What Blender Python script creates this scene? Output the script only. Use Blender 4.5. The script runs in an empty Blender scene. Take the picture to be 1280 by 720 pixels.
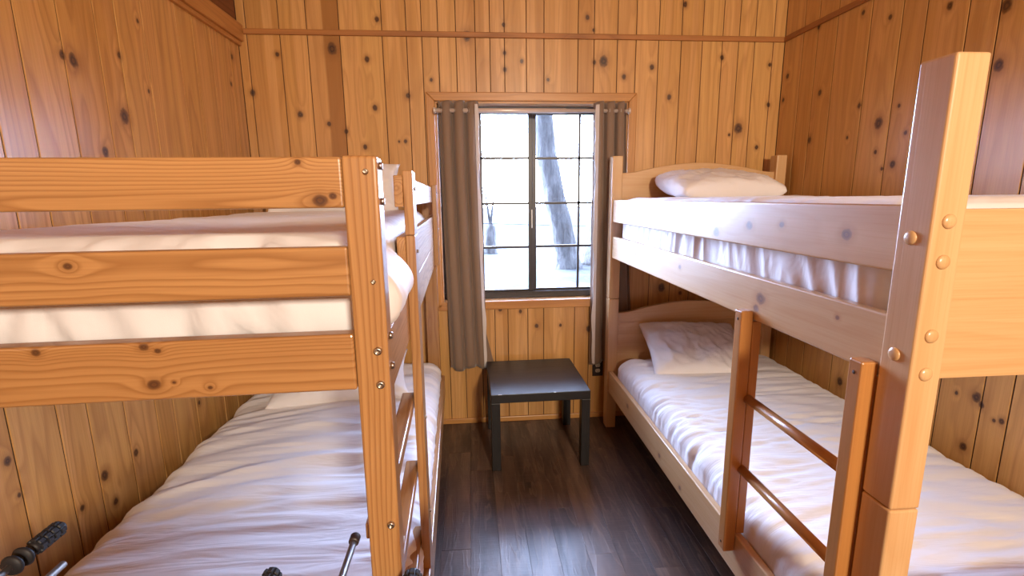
import bpy, bmesh, math, random
from mathutils import Vector, Matrix, noise
random.seed(7)
S = bpy.context.scene
C = S.collection
PI = math.pi

# ------------------------------------------------------------------ helpers
class MB:
    """collects shapes; per vertex: gc (grain coords: along, across, depth, offset per board), kc (same, no offset), pid (board tint)"""
    def __init__(s):
        s.v = []; s.f = []; s.gc = []; s.kc = []; s.pid = []; s.mi = []; s.sm = []
    def add(s, verts, faces, grain='z', off=None, pid=None, origin=None, mat=0, smooth=False, cross=None):
        n = len(s.v)
        if off is None: off = (random.uniform(-40, 40), random.uniform(-40, 40), random.uniform(-40, 40))
        if pid is None: pid = random.random()
        if origin is None:
            origin = [sum(p[i] for p in verts) / max(1, len(verts)) for i in range(3)]
        ix = {'x': (0, 2, 1), 'y': (1, 2, 0), 'z': (2, 0, 1), 'zy': (2, 1, 0), 'yx': (1, 0, 2)}[grain]
        for p in verts:
            s.v.append(tuple(p))
            k = tuple(p[i] - origin[i] for i in ix)
            s.kc.append(k); s.gc.append((k[0] + off[0], k[1] + off[1], k[2] + off[2])); s.pid.append(pid)
        for f in faces:
            s.f.append([i + n for i in f]); s.mi.append(mat); s.sm.append(smooth)
        return s
    def bm(s, b, **k):
        b.verts.ensure_lookup_table(); b.verts.index_update()
        vs = [tuple(v.co) for v in b.verts]; fs = [[v.index for v in f.verts] for f in b.faces]
        b.free(); return s.add(vs, fs, **k)
    def box(s, x0, x1, y0, y1, z0, z1, bevel=.004, seg=2, rot=None, at=None, **k):
        b = bmesh.new()
        bmesh.ops.create_cube(b, size=1)
        for v in b.verts:
            v.co = Vector(((x0 + x1) / 2 + v.co.x * (x1 - x0), (y0 + y1) / 2 + v.co.y * (y1 - y0), (z0 + z1) / 2 + v.co.z * (z1 - z0)))
        if bevel > 0:
            bmesh.ops.bevel(b, geom=b.edges[:], offset=bevel, segments=seg, profile=.5, affect='EDGES')
        if rot is not None: bmesh.ops.transform(b, matrix=rot, verts=b.verts[:])
        return s.bm(b, **k)
    def prism(s, pts, axis, a0, a1, bevel=.003, **k):
        """polygon pts in the plane across axis, extruded a0..a1.  axis y: pts (x,z); axis x: pts (y,z); axis z: pts (x,y)"""
        mk = {'y': lambda p, a: (p[0], a, p[1]), 'x': lambda p, a: (a, p[0], p[1]), 'z': lambda p, a: (p[0], p[1], a)}[axis]
        b = bmesh.new()
        A = [b.verts.new(mk(p, a0)) for p in pts]; B = [b.verts.new(mk(p, a1)) for p in pts]
        n = len(pts)
        b.faces.new(A); b.faces.new(B[::-1])
        for i in range(n): b.faces.new((A[i], B[i], B[(i + 1) % n], A[(i + 1) % n]))
        bmesh.ops.recalc_face_normals(b, faces=b.faces[:])
        if bevel > 0:
            es = [e for e in b.edges if len(e.link_faces) == 2 and e.calc_face_angle() > .6]
            bmesh.ops.bevel(b, geom=es, offset=bevel, segments=2, profile=.5, affect='EDGES')
        return s.bm(b, **k)
    def lathe(s, prof, p0, axis, seg=24, **k):
        """prof: list of (t, r) along axis from p0"""
        a = Vector(axis).normalized(); u = a.orthogonal().normalized(); w = a.cross(u); p0 = Vector(p0)
        vs = []; fs = []
        for t, r in prof:
            for i in range(seg):
                g = 2 * PI * i / seg
                vs.append(p0 + a * t + (u * math.cos(g) + w * math.sin(g)) * max(r, 1e-5))
        m = len(prof)
        for j in range(m - 1):
            for i in range(seg):
                i2 = (i + 1) % seg
                fs.append((j * seg + i, j * seg + i2, (j + 1) * seg + i2, (j + 1) * seg + i))
        fs.append(list(range(seg))[::-1]); fs.append([(m - 1) * seg + i for i in range(seg)])
        k.setdefault('smooth', True)
        return s.add(vs, fs, **k)
    def tube(s, pts, rad, seg=14, **k):
        vs = []; fs = []; pts = [Vector(p) for p in pts]; n = len(pts)
        rr = rad if isinstance(rad, (list, tuple)) else [rad] * n
        ref = None
        for i, p in enumerate(pts):
            d = (pts[min(i + 1, n - 1)] - pts[max(i - 1, 0)]).normalized()
            if ref is None: ref = d.orthogonal().normalized()
            ref = (ref - d * ref.dot(d)).normalized(); w = d.cross(ref)
            for j in range(seg):
                g = 2 * PI * j / seg
                vs.append(p + (ref * math.cos(g) + w * math.sin(g)) * rr[i])
        for i in range(n - 1):
            for j in range(seg):
                j2 = (j + 1) % seg
                fs.append((i * seg + j, i * seg + j2, (i + 1) * seg + j2, (i + 1) * seg + j))
        fs.append(list(range(seg))[::-1]); fs.append([(n - 1) * seg + j for j in range(seg)])
        k.setdefault('smooth', True)
        return s.add(vs, fs, **k)
    def torus(s, c, axis, R, r, seg=28, sub=10, **k):
        a = Vector(axis).normalized(); u = a.orthogonal().normalized(); w = a.cross(u); c = Vector(c); vs = []; fs = []
        for i in range(seg):
            g = 2 * PI * i / seg; d = u * math.cos(g) + w * math.sin(g)
            for j in range(sub):
                h = 2 * PI * j / sub
                vs.append(c + d * (R + r * math.cos(h)) + a * (r * math.sin(h)))
        for i in range(seg):
            for j in range(sub):
                fs.append((i * sub + j, ((i + 1) % seg) * sub + j, ((i + 1) % seg) * sub + (j + 1) % sub, i * sub + (j + 1) % sub))
        return s.add(vs, fs, smooth=True, **k)

def obj(name, mb, mats, parent=None):
    me = bpy.data.meshes.new(name)
    me.from_pydata(mb.v, [], mb.f)
    me.polygons.foreach_set('use_smooth', mb.sm)
    me.polygons.foreach_set('material_index', mb.mi)
    for nm, dat in (('gc', mb.gc), ('kc', mb.kc)):
        at = me.attributes.new(nm, 'FLOAT_VECTOR', 'POINT')
        at.data.foreach_set('vector', [c for p in dat for c in p])
    at = me.attributes.new('pid', 'FLOAT', 'POINT'); at.data.foreach_set('value', mb.pid)
    for m in (mats if isinstance(mats, (list, tuple)) else [mats]): me.materials.append(m)
    b = bmesh.new(); b.from_mesh(me); bmesh.ops.recalc_face_normals(b, faces=b.faces[:]); b.to_mesh(me); b.free()
    me.update()
    o = bpy.data.objects.new(name, me); C.objects.link(o)
    if parent: o.parent = parent
    return o

def tag(o, label=None, cat=None, group=None, kind=None):
    if label: o['label'] = label
    if cat: o['category'] = cat
    if group: o['group'] = group
    if kind: o['kind'] = kind
    return o

def thing(name, label, cat, loc=(0, 0, 0), rz=0, group=None):
    o = bpy.data.objects.new(name, None); C.objects.link(o)
    o.empty_display_size = .1
    o.location = loc; o.rotation_euler = (0, 0, rz)
    return tag(o, label, cat, group)

def struct(name, mb, mats, parent=None, label=None):
    o = obj(name, mb, mats, parent)
    if parent is None: o['kind'] = 'structure'
    if label: o['label'] = label
    return o

# ------------------------------------------------------------------ materials
def nt(name):
    m = bpy.data.materials.new(name); m.use_nodes = True
    t = m.node_tree; t.nodes.clear()
    out = t.nodes.new('ShaderNodeOutputMaterial')
    return m, t, out
class G:
    def __init__(s, t): s.t = t
    def n(s, ty, **k):
        x = s.t.nodes.new(ty)
        for a, b in k.items(): setattr(x, a, b)
        return x
    def l(s, a, b): s.t.links.new(a, b)
    def set(s, sock, v):
        if hasattr(v, 'is_linked') or isinstance(v, bpy.types.NodeSocket): s.l(v, sock)
        else: sock.default_value = v
    def math(s, op, a, b=0, c=None):
        x = s.n('ShaderNodeMath', operation=op)
        s.set(x.inputs[0], a); s.set(x.inputs[1], b)
        if c is not None: s.set(x.inputs[2], c)
        return x.outputs[0]
    def vm(s, op, a, b=(0, 0, 0)):
        x = s.n('ShaderNodeVectorMath', operation=op); s.set(x.inputs[0], a); s.set(x.inputs[1], b)
        return x.outputs['Value'] if op in ('LENGTH', 'DISTANCE', 'DOT_PRODUCT') else x.outputs[0]
    def noise(s, vec, scale=1, detail=2, rough=.5, dist=0):
        x = s.n('ShaderNodeTexNoise'); s.set(x.inputs['Vector'], vec)
        x.inputs['Scale'].default_value = scale; x.inputs['Detail'].default_value = detail
        x.inputs['Roughness'].default_value = rough; x.inputs['Distortion'].default_value = dist
        return x.outputs['Fac']
    def ramp(s, fac, stops, interp='LINEAR'):
        x = s.n('ShaderNodeValToRGB'); x.color_ramp.interpolation = interp; e = x.color_ramp.elements
        while len(e) < len(stops): e.new(.5)
        for i, (p, c) in enumerate(stops):
            e[i].position = p; e[i].color = (*c, 1) if len(c) == 3 else c
        s.set(x.inputs[0], fac); return x.outputs[0]
    def map(s, v, a, b, c, d, smooth=False):
        x = s.n('ShaderNodeMapRange')
        if smooth: x.interpolation_type = 'SMOOTHSTEP'
        s.set(x.inputs[0], v); x.inputs[1].default_value = a; x.inputs[2].default_value = b
        x.inputs[3].default_value = c; x.inputs[4].default_value = d
        return x.outputs[0]
    def mix(s, fac, a, b, mode='MIX'):
        x = s.n('ShaderNodeMix', data_type='RGBA', blend_type=mode)
        s.set(x.inputs[0], fac)
        s.set(x.inputs[6], (*a, 1) if isinstance(a, tuple) and len(a) == 3 else a)
        s.set(x.inputs[7], (*b, 1) if isinstance(b, tuple) and len(b) == 3 else b)
        return x.outputs[2]
    def attr(s, name, what='Vector'):
        x = s.n('ShaderNodeAttribute'); x.attribute_name = name; return x.outputs[what]

def wood(name, tones, dark, knots=(), knot_col=(.06, .025, .012), rough=.4, rings=5.0, grain=.55, coat=.0, rand_knots=0.0, spec=.4, stretch=1.0, kspace='kc', bump=.06, sap=None, pull=.5, along=.4, coat_rough=.26):
    m, t, out = nt(name); g = G(t)
    bs = g.n('ShaderNodeBsdfPrincipled'); g.l(bs.outputs[0], out.inputs[0])
    gc = g.attr('gc'); kc = g.attr(kspace); pid = g.attr('pid', 'Fac')
    dmin = None
    for (a, b, r) in knots:
        d = g.vm('LENGTH', g.vm('MULTIPLY', g.vm('SUBTRACT', kc, (a, b, 0)), (1 / (r * 1.25), 1 / r, 0)))
        dmin = d if dmin is None else g.math('MINIMUM', dmin, d)
    if rand_knots > 0:
        sc = g.vm('MULTIPLY', gc, (2.0, 6.0, .8))
        vo = g.n('ShaderNodeTexVoronoi', feature='F1'); g.l(sc, vo.inputs['Vector']); vo.inputs['Scale'].default_value = 1; vo.inputs['Randomness'].default_value = .9
        col = g.n('ShaderNodeSeparateColor'); g.l(vo.outputs['Color'], col.inputs[0])
        rad = g.map(col.outputs[0], 1 - rand_knots, 1, .0, .12)
        d = g.math('DIVIDE', vo.outputs['Distance'], g.math('MAXIMUM', rad, .004))
        dmin = d if dmin is None else g.math('MINIMUM', dmin, d)
    # growth rings: contour lines of a stretched noise, pulled round the knots
    wob = g.noise(g.vm('MULTIPLY', gc, (3, 14, 14)), 1, 2)
    f = g.noise(g.vm('MULTIPLY', gc, (along, 7, 7)), 1, 1.2)
    f = g.math('MULTIPLY_ADD', f, 3.0, g.math('MULTIPLY', wob, .16))
    if dmin is not None:
        dn = g.math('ADD', dmin, g.math('MULTIPLY', g.noise(g.vm('MULTIPLY', gc, (60, 60, 60)), 1, 2), .5))
        bump_k = g.math('POWER', 2.718, g.math('MULTIPLY', dmin, -.55))
        f = g.math('ADD', f, g.math('MULTIPLY', bump_k, pull))
    fr = g.math('FRACT', g.math('MULTIPLY', f, rings))
    line = g.ramp(fr, [(0, (.0,) * 3), (.45, (.10,) * 3), (.84, (1,) * 3), (.92, (.45,) * 3), (1, (0,) * 3)])
    fine = g.noise(g.vm('MULTIPLY', gc, (5, 260, 260)), 1, 3, .6)
    streak = g.noise(g.vm('MULTIPLY', gc, (.8, 26, 26)), 1, 3, .55)
    base = g.ramp(pid, tones)
    if sap:
        sp = g.math('MULTIPLY', g.map(g.noise(g.vm('MULTIPLY', gc, (.25, 9, 9)), 1, 1), .5, .56, 0, 1, True), .75)
        base = g.mix(sp, base, sap)
    base = g.mix(g.math('MULTIPLY', g.map(streak, .35, .75, 0, 1), .55), base, g.mix(.6, base, dark))
    gfac = g.math('MULTIPLY', line, grain)
    colr = g.mix(gfac, base, dark)
    colr = g.mix(g.map(fine, .45, .8, 0, .35), colr, dark)
    if dmin is not None:
        halo = g.map(dn, .8, 2.4, .45, 0, True)
        colr = g.mix(halo, colr, g.mix(.25, dark, knot_col))
        core = g.map(dn, .75, 1.2, 1, 0, True)
        ringk = g.math('MULTIPLY_ADD', g.math('SINE', g.math('MULTIPLY', dn, 14)), .25, .75)
        kc2 = g.mix(ringk, g.mix(.45, dark, knot_col), knot_col)
        colr = g.mix(core, colr, kc2)
    g.l(colr, bs.inputs['Base Color'])
    bs.inputs['Roughness'].default_value = rough
    rr = g.map(fine, .2, .8, rough - .06, rough + .1); g.l(rr, bs.inputs['Roughness'])
    bs.inputs['Specular IOR Level'].default_value = spec
    bs.inputs['Coat Weight'].default_value = coat; bs.inputs['Coat Roughness'].default_value = coat_rough
    bs.inputs['Coat IOR'].default_value = 1.45
    bp = g.n('ShaderNodeBump'); bp.inputs['Strength'].default_value = bump; bp.inputs['Distance'].default_value = .004
    g.l(g.math('SUBTRACT', g.math('MULTIPLY', fine, .5), g.math('MULTIPLY', line, .4)), bp.inputs['Height'])
    g.l(bp.outputs[0], bs.inputs['Normal'])
    return m

def plain(name, col, rough=.5, metal=0, spec=.5, noise_amt=0, nscale=40, bump=0):
    m, t, out = nt(name); g = G(t)
    bs = g.n('ShaderNodeBsdfPrincipled'); g.l(bs.outputs[0], out.inputs[0])
    bs.inputs['Roughness'].default_value = rough; bs.inputs['Metallic'].default_value = metal
    bs.inputs['Specular IOR Level'].default_value = spec
    tc = g.n('ShaderNodeTexCoord').outputs['Object']
    nz = g.noise(tc, nscale, 3)
    c2 = tuple(min(1, c * (1 + noise_amt)) for c in col); c1 = tuple(c * (1 - noise_amt) for c in col)
    g.l(g.mix(nz, c1, c2), bs.inputs['Base Color'])
    if bump:
        bp = g.n('ShaderNodeBump'); bp.inputs['Strength'].default_value = bump; bp.inputs['Distance'].default_value = .003
        g.l(nz, bp.inputs['Height']); g.l(bp.outputs[0], bs.inputs['Normal'])
    return m

def cloth(name, col, rough=.85, weave=900, folds=(3, 14, 3), fold_str=.25, sheen=.15, trans=0.0):
    m, t, out = nt(name); g = G(t)
    bs = g.n('ShaderNodeBsdfPrincipled')
    tc = g.n('ShaderNodeTexCoord').outputs['Object']
    big = g.noise(g.vm('MULTIPLY', tc, folds), 1, 3, .55, .6)
    wv = g.noise(tc, weave, 1)
    g.l(g.mix(g.math('MULTIPLY', wv, .5), col, tuple(c * .9 for c in col)), bs.inputs['Base Color'])
    bs.inputs['Roughness'].default_value = rough
    bs.inputs['Sheen Weight'].default_value = sheen
    bs.inputs['Specular IOR Level'].default_value = .25
    bp = g.n('ShaderNodeBump'); bp.inputs['Strength'].default_value = fold_str; bp.inputs['Distance'].default_value = .02
    g.l(g.math('MULTIPLY_ADD', wv, .02, big), bp.inputs['Height']); g.l(bp.outputs[0], bs.inputs['Normal'])
    if trans > 0:
        tr = g.n('ShaderNodeBsdfTranslucent'); tr.inputs[0].default_value = (*col, 1)
        mx = g.n('ShaderNodeMixShader'); mx.inputs[0].default_value = trans
        g.l(bs.outputs[0], mx.inputs[1]); g.l(tr.outputs[0], mx.inputs[2]); g.l(mx.outputs[0], out.inputs[0])
    else: g.l(bs.outputs[0], out.inputs[0])
    return m

# knots read off the real walls: (height, position along wall, radius)
KB = [(2.355, -.774, .034), (2.301, -.58, .018), (2.032, -.551, .018), (2.101, -.353, .018), (1.807, -.622, .016), (1.839, -.382, .014), (1.939, -.823, .015), (1.897, -.726, .016), (1.993, -.984, .02), (2.112, -1.24, .018), (2.321, -1.083, .014), (2.516, -.51, .016), (1.838, -.42, .008), (2.434, .003, .03), (2.548, .722, .016), (2.304, .825, .034), (2.299, .327, .014), (2.345, .225, .014), (2.251, .225, .015), (2.19, -.214, .012), (2.197, .486, .012), (2.498, .221, .014), (2.297, .769, .014), (2.478, .76, .01), (2.629, 1.318, .016), (2.273, 1.128, .018), (2.217, .955, .017), (2.1, 1.245, .018), (2.333, 1.57, .016), (2.294, 1.882, .014), (2.057, 1.895, .015), (1.914, 1.708, .034), (1.798, 1.839, .014), (1.875, 1.65, .01), (.783, .174, .018), (.763, .307, .014), (.662, .414, .016), (.661, .573, .012), (.63, .763, .022), (.897, 1.252, .03), (.858, 1.383, .015), (.508, -.969, .012)]
KL = [(1.959, 1.814, .024), (1.964, 1.771, .016), (1.815, 2.021, .03), (2.037, 2.043, .013), (2.279, 2.971, .016), (2.128, 2.924, .013), (1.94, 2.19, .01), (2.201, 2.182, .01), (.569, 1.64, .02), (.564, 1.799, .016), (.803, 1.332, .014), (.449, 1.667, .014), (.519, 1.53, .012), (.574, 2.236, .012), (.691, 1.343, .008), (1.675, 1.893, .02)]
KR = [(1.831, 2.277, .03), (1.936, 2.411, .014), (2.057, 2.711, .018), (1.807, 2.758, .02), (2.216, 3.014, .018), (2.418, 2.772, .014), (2.382, 2.454, .014), (2.304, 2.284, .014), (1.697, 2.275, .012), (1.614, 2.225, .01), (1.631, 2.167, .018), (1.893, 2.172, .01), (1.767, 2.119, .012), (2.248, 1.99, .018), (2.167, 1.763, .026), (1.962, 1.758, .024), (1.787, 2.468, .01), (2.08, 3.037, .014), (.703, 1.634, .022), (.681, 1.612, .014), (.482, 1.652, .018), (.649, 1.534, .013), (.641, 1.559, .008), (.689, 1.712, .009), (.497, 2.323, .024)]
WT = [(0, (.38, .17, .044)), (.25, (.52, .255, .072)), (.6, (.61, .32, .096)), (1, (.68, .385, .128))]
WD = (.31, .125, .03)
KN = (.055, .022, .010)
M = {}
M['wall_back'] = wood('cedar_back', WT, WD, KB, KN, .36, 4.0, .30, coat=.3, sap=(.70, .38, .14), pull=.3)
M['wall_left'] = wood('cedar_left', WT, WD, KL, KN, .36, 5.0, .46, coat=.35, sap=(.70, .38, .14), pull=.3)
M['wall_right'] = wood('cedar_right', WT, WD, KR, KN, .36, 4.0, .30, coat=.3, sap=(.66, .35, .12), pull=.3)
M['wall_plain'] = wood('cedar_plain', WT, WD, (), KN, .4, 4.0, .42, rand_knots=.25)
M['trim'] = wood('trim_pine', [(0, (.50, .22, .06)), (1, (.58, .28, .08))], (.28, .10, .025), (), KN, .38, 4, .3, coat=.2)
M['trim_dark'] = wood('trim_cedar', [(0, (.36, .14, .04)), (1, (.44, .18, .05))], (.16, .055, .015), (), KN, .45, 4, .4, rand_knots=.35)
M['ply'] = wood('dark_panel', [(0, (.20, .065, .02)), (1, (.24, .08, .026))], (.10, .03, .01), (), KN, .45, 3, .5)
M['groove'] = plain('groove_dark', (.045, .018, .008), .8)
PT = [(0, (.42, .215, .080)), (1, (.49, .26, .10))]
PD = (.22, .085, .022)
def pine(nm, knots=(), **k):
    return wood(nm, PT, PD, knots, (.075, .03, .014), .36, k.pop('rings', 12), k.pop('grain', .62), coat=.5, coat_rough=.17, pull=.22, along=.22, **k)
HT = [(0, (.61, .385, .185)), (1, (.69, .45, .235))]
HD = (.50, .23, .07)
def honey(nm, knots=(), **k):
    return wood(nm, HT, HD, knots, (.20, .11, .08), .34, k.pop('rings', 4), k.pop('grain', .22), coat=.45, coat_rough=.19, pull=.25, **k)
M['pine'] = pine('pine')
M['honey'] = honey('honey_pine')
M['honey_orange'] = wood('ladder_pine', [(0, (.46, .20, .055)), (1, (.53, .24, .07))], (.30, .11, .028), (), (.15, .06, .03), .32, 4, .25, coat=.25)
M['sheet'] = cloth('white_sheet', (.80, .765, .775), folds=(3, 19, 3), fold_str=.36)
M['sheet_up'] = cloth('white_ruffled_sheet', (.80, .765, .775), folds=(5, 9, 4), fold_str=.5, rough=.6)
M['pillowcase'] = cloth('pillowcase', (.80, .76, .765), folds=(6, 8, 6), fold_str=.45)
M['curtain'] = cloth('taupe_curtain', (.27, .18, .125), .7, 700, (30, 30, 1.5), .08, .3, trans=.12)
M['edging'] = cloth('painted_edge_sheen', (.66, .60, .58), .45, 900, (30, 30, 6), .15)  # pale colour stands in for window light on the curtain edges
M['black_wood'] = wood('black_brown_veneer', [(0, (.012, .0095, .0095)), (1, (.014, .011, .011))], (.008, .006, .006), (), KN, .34, 4, .3, spec=.35)
M['bronze'] = plain('bronze_frame', (.035, .03, .032), .4, .3)
M['steel'] = plain('bright_steel', (.60, .57, .55), .38, 1)
M['bolt'] = plain('bolt_steel', (.45, .40, .35), .32, 1)
M['rod'] = plain('rod_painted', (.72, .62, .56), .3, .3)
M['rubber'] = plain('black_rubber', (.016, .015, .018), .55, 0, .4)
M['cap_brown'] = plain('brown_cap', (.035, .018, .014), .45)
M['outlet'] = plain('outlet_brown', (.03, .016, .012), .45)
M['socket'] = plain('outlet_ivory', (.50, .40, .30), .4)
M['cabinet'] = plain('table_black', (.02, .018, .018), .5)
M['field'] = plain('table_green', (.03, .16, .06), .6)

def glass():
    m, t, out = nt('window_glass'); g = G(t)
    tr = g.n('ShaderNodeBsdfTransparent'); gl = g.n('ShaderNodeBsdfGlossy'); gl.inputs['Roughness'].default_value = .02
    tr.inputs[0].default_value = (.96, .98, .99, 1)
    fr = g.n('ShaderNodeFresnel'); fr.inputs[0].default_value = 1.45
    mx = g.n('ShaderNodeMixShader'); g.l(g.math('MULTIPLY', fr.outputs[0], .8), mx.inputs[0])
    g.l(tr.outputs[0], mx.inputs[1]); g.l(gl.outputs[0], mx.inputs[2]); g.l(mx.outputs[0], out.inputs[0])
    return m
M['glass'] = glass()

def floor_mat():
    m, t, out = nt('dark_laminate'); g = G(t)
    bs = g.n('ShaderNodeBsdfPrincipled'); g.l(bs.outputs[0], out.inputs[0])
    gc = g.attr('gc'); pid = g.attr('pid', 'Fac')
    base = g.ramp(pid, [(0, (.085, .043, .026)), (.35, (.11, .058, .036)), (.65, (.13, .072, .046)), (1, (.155, .088, .058))])
    f = g.noise(g.vm('MULTIPLY', gc, (.9, 9, 9)), 1, 2)
    fr = g.math('FRACT', g.math('MULTIPLY', g.math('MULTIPLY_ADD', g.noise(g.vm('MULTIPLY', gc, (6, 30, 30)), 1, 2), .2, f), 9))
    ln = g.ramp(fr, [(0, (0,) * 3), (.7, (.3,) * 3), (.9, (1,) * 3), (1, (0,) * 3)])
    cl = g.noise(g.vm('MULTIPLY', gc, (2.2, 9, 9)), 1, 3, .6)
    c = g.mix(g.map(cl, .4, .65, 0, .85), base, (.022, .012, .009))
    c = g.mix(g.math('MULTIPLY', ln, .55), c, (.20, .12, .075))
    sc = g.noise(g.vm('MULTIPLY', gc, (170, 12, 12)), 1, 2)
    c = g.mix(g.map(g.noise(g.vm('MULTIPLY', gc, (.7, 22, 22)), 1, 2), .45, .7, 0, .7), c, (.03, .016, .011))
    c = g.mix(g.map(sc, .5, .75, 0, .3), c, (.15, .09, .065))
    g.l(c, bs.inputs['Base Color'])
    g.l(g.map(cl, .3, .7, .33, .45), bs.inputs['Roughness'])
    bs.inputs['Specular IOR Level'].default_value = .6
    bp = g.n('ShaderNodeBump'); bp.inputs['Strength'].default_value = .12; bp.inputs['Distance'].default_value = .003
    g.l(g.math('ADD', sc, ln), bp.inputs['Height']); g.l(bp.outputs[0], bs.inputs['Normal'])
    return m
M['floor'] = floor_mat()

def bark_mat():
    m, t, out = nt('bark'); g = G(t)
    bs = g.n('ShaderNodeBsdfPrincipled'); g.l(bs.outputs[0], out.inputs[0])
    tc = g.n('ShaderNodeTexCoord').outputs['Object']
    n1 = g.noise(g.vm('MULTIPLY', tc, (9, 9, 2.2)), 1, 5, .65, .5)
    g.l(g.ramp(n1, [(.3, (.11, .10, .095)), (.55, (.23, .212, .2)), (.75, (.38, .352, .33))]), bs.inputs['Base Color'])
    bs.inputs['Roughness'].default_value = .9
    bp = g.n('ShaderNodeBump'); bp.inputs['Distance'].default_value = .06; g.l(n1, bp.inputs['Height']); g.l(bp.outputs[0], bs.inputs['Normal'])
    return m
M['bark'] = bark_mat()
def ground_mat():
    m, t, out = nt('pale_gravel'); g = G(t)
    bs = g.n('ShaderNodeBsdfPrincipled'); g.l(bs.outputs[0], out.inputs[0])
    tc = g.n('ShaderNodeTexCoord').outputs['Object']
    n1 = g.noise(tc, 9, 5, .7); n2 = g.noise(g.vm('MULTIPLY', tc, (.5, .9, 1)), 1, 3)
    c = g.ramp(n1, [(.32, (.012, .0122, .0125)), (.5, (.03, .03, .03)), (.65, (.06, .06, .059))])
    c = g.mix(g.map(n2, .5, .62, 0, .8), c, (.075, .075, .075))
    g.l(c, bs.inputs['Base Color']); bs.inputs['Roughness'].default_value = .95
    return m
M['ground'] = ground_mat()

# ------------------------------------------------------------------ the room
XL, XR, YB, YF, ZC = -1.29, 1.97, 3.07, -2.9, 3.05
def plank_wall(mb, joints, z0, z1, axis, face, sign, holes=(), thick=.016, gap=.0042, pids=None):
    """vertical tongue-and-groove planks; joints along the wall, face = room-side plane, sign = direction into the wall"""
    for j in range(len(joints) - 1):
        a, b = joints[j] + gap / 2, joints[j + 1] - gap / 2
        if b - a < .006: continue
        spans = [(a, b, z0, z1)]
        for (ha, hb, hz0, hz1) in holes:
            nxt = []
            for (sa, sb, s0, s1) in spans:
                if sb <= ha or sa >= hb or s1 <= hz0 or s0 >= hz1: nxt.append((sa, sb, s0, s1)); continue
                if s0 < hz0: nxt.append((sa, sb, s0, hz0))
                if s1 > hz1: nxt.append((sa, sb, hz1, s1))
                m0, m1 = max(s0, hz0), min(s1, hz1)
                if sa < ha: nxt.append((sa, ha, m0, m1))
                if sb > hb: nxt.append((hb, sb, m0, m1))
            spans = nxt
        off = tuple(random.uniform(-40, 40) for _ in range(3)); pid = pids[j] if pids and j < len(pids) else random.random()
        for (sa, sb, s0, s1) in spans:
            w0, w1 = sorted((face, face + sign * thick))
            if axis == 'x': mb.box(sa, sb, w0, w1, s0, s1, .0012, 1, grain='z', off=off, pid=pid, origin=(0, 0, 0))
            else: mb.box(w0, w1, sa, sb, s0, s1, .0012, 1, grain='zy', off=off, pid=pid, origin=(0, 0, 0))
def fill(j, lo, hi, w=(.10, .15)):
    j = sorted(j); r = list(j)
    x = r[0]
    while x > lo + .06: x -= random.uniform(*w); r.append(max(x, lo))
    x = r[-1] if False else max(j)
    while x < hi - .06: x += random.uniform(*w); r.append(min(x, hi))
    r = sorted(set([round(q, 4) for q in r]))
    r[0] = lo; r[-1] = hi
    return r
OX0, OX1, OZ0, OZ1 = -.20, .987, .815, 2.07         # window opening
jb = [-1.06, -.908, -.727, -.486, -.347, -.259, -.165, -.061, .052, .138, .224, .355, .461, .667, .765, .909, 1.024, 1.165, 1.307, 1.44, 1.568, 1.672, 1.776, 1.896]
jb = [XL, -1.241] + jb + [XR]
mb = MB()
plank_wall(mb, jb, 0, ZC, 'x', YB, 1, [(OX0, OX1, OZ0, OZ1)], pids=[.5, .35, .6, .0, .85, .6, .6, .8, .72, .25, .3, .2, .45, .35, .5, .3, .62, .55, .8, .7, .62, .9, .75, .85, .95, .9])
for (a, b, c, d) in ((XL - .1, OX0, 0, ZC), (OX1, XR + .1, 0, ZC), (OX0, OX1, 0, OZ0), (OX0, OX1, OZ1, ZC)):
    mb.box(a, b, YB + .0035, YB + .10, c, d, 0, mat=1)
struct('wall_back', mb, [M['wall_back'], M['groove']], label='knotty cedar plank wall with the window')
mb = MB()
jl = fill([1.354, 1.506, 1.618, 1.778, 1.942, 2.052, 2.211, 2.452, 2.588, 2.749, 2.953], YF, YB)
plank_wall(mb, jl, 0, 2.47, 'y', XL, -1, gap=.0055, pids=[random.uniform(.4, .95) for _ in jl])
mb.box(XL - .12, XL - .0035, YF - .1, YB + .1, 0, ZC, 0, mat=1)
mb.box(XL - .016, XL - .0005, YF, YB, 2.47, ZC, .002, mat=2, grain='y')
struct('wall_left', mb, [M['wall_left'], M['groove'], M['ply']], label='knotty cedar plank wall behind the left bunk')
mb = MB()
jr = fill([1.515, 1.613, 1.784, 1.904, 2.092, 2.216, 2.397, 2.625, 2.773, 2.897], YF, YB)
plank_wall(mb, jr, 0, ZC, 'y', XR, 1, gap=.0055, pids=[random.uniform(.5, .95) for _ in jr])
mb.box(XR + .0035, XR + .12, YF - .1, YB + .1, 0, ZC, 0, mat=1)
struct('wall_right', mb, [M['wall_right'], M['groove']], label='knotty cedar plank wall behind the right bunk')
mb = MB()
plank_wall(mb, fill([0], XL, XR), 0, ZC, 'x', YF, -1)
mb.box(XL - .1, XR + .1, YF - .12, YF - .0155, 0, ZC, 0, mat=1)
struct('wall_front', mb, [M['wall_plain'], M['groove']])
mb = MB()
y = YF
while y < YB:
    y2 = min(y + random.uniform(.12, .15), YB)
    mb.box(XL, XR, y + .002, y2 - .002, ZC, ZC + .02, .003, 1, grain='x'); y = y2
mb.box(XL - .1, XR + .1, YF - .1, YB + .1, ZC + .019, ZC + .1, 0, mat=1)
struct('ceiling', mb, [M['wall_plain'], M['groove']])
mb = MB()
x = XL
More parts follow.
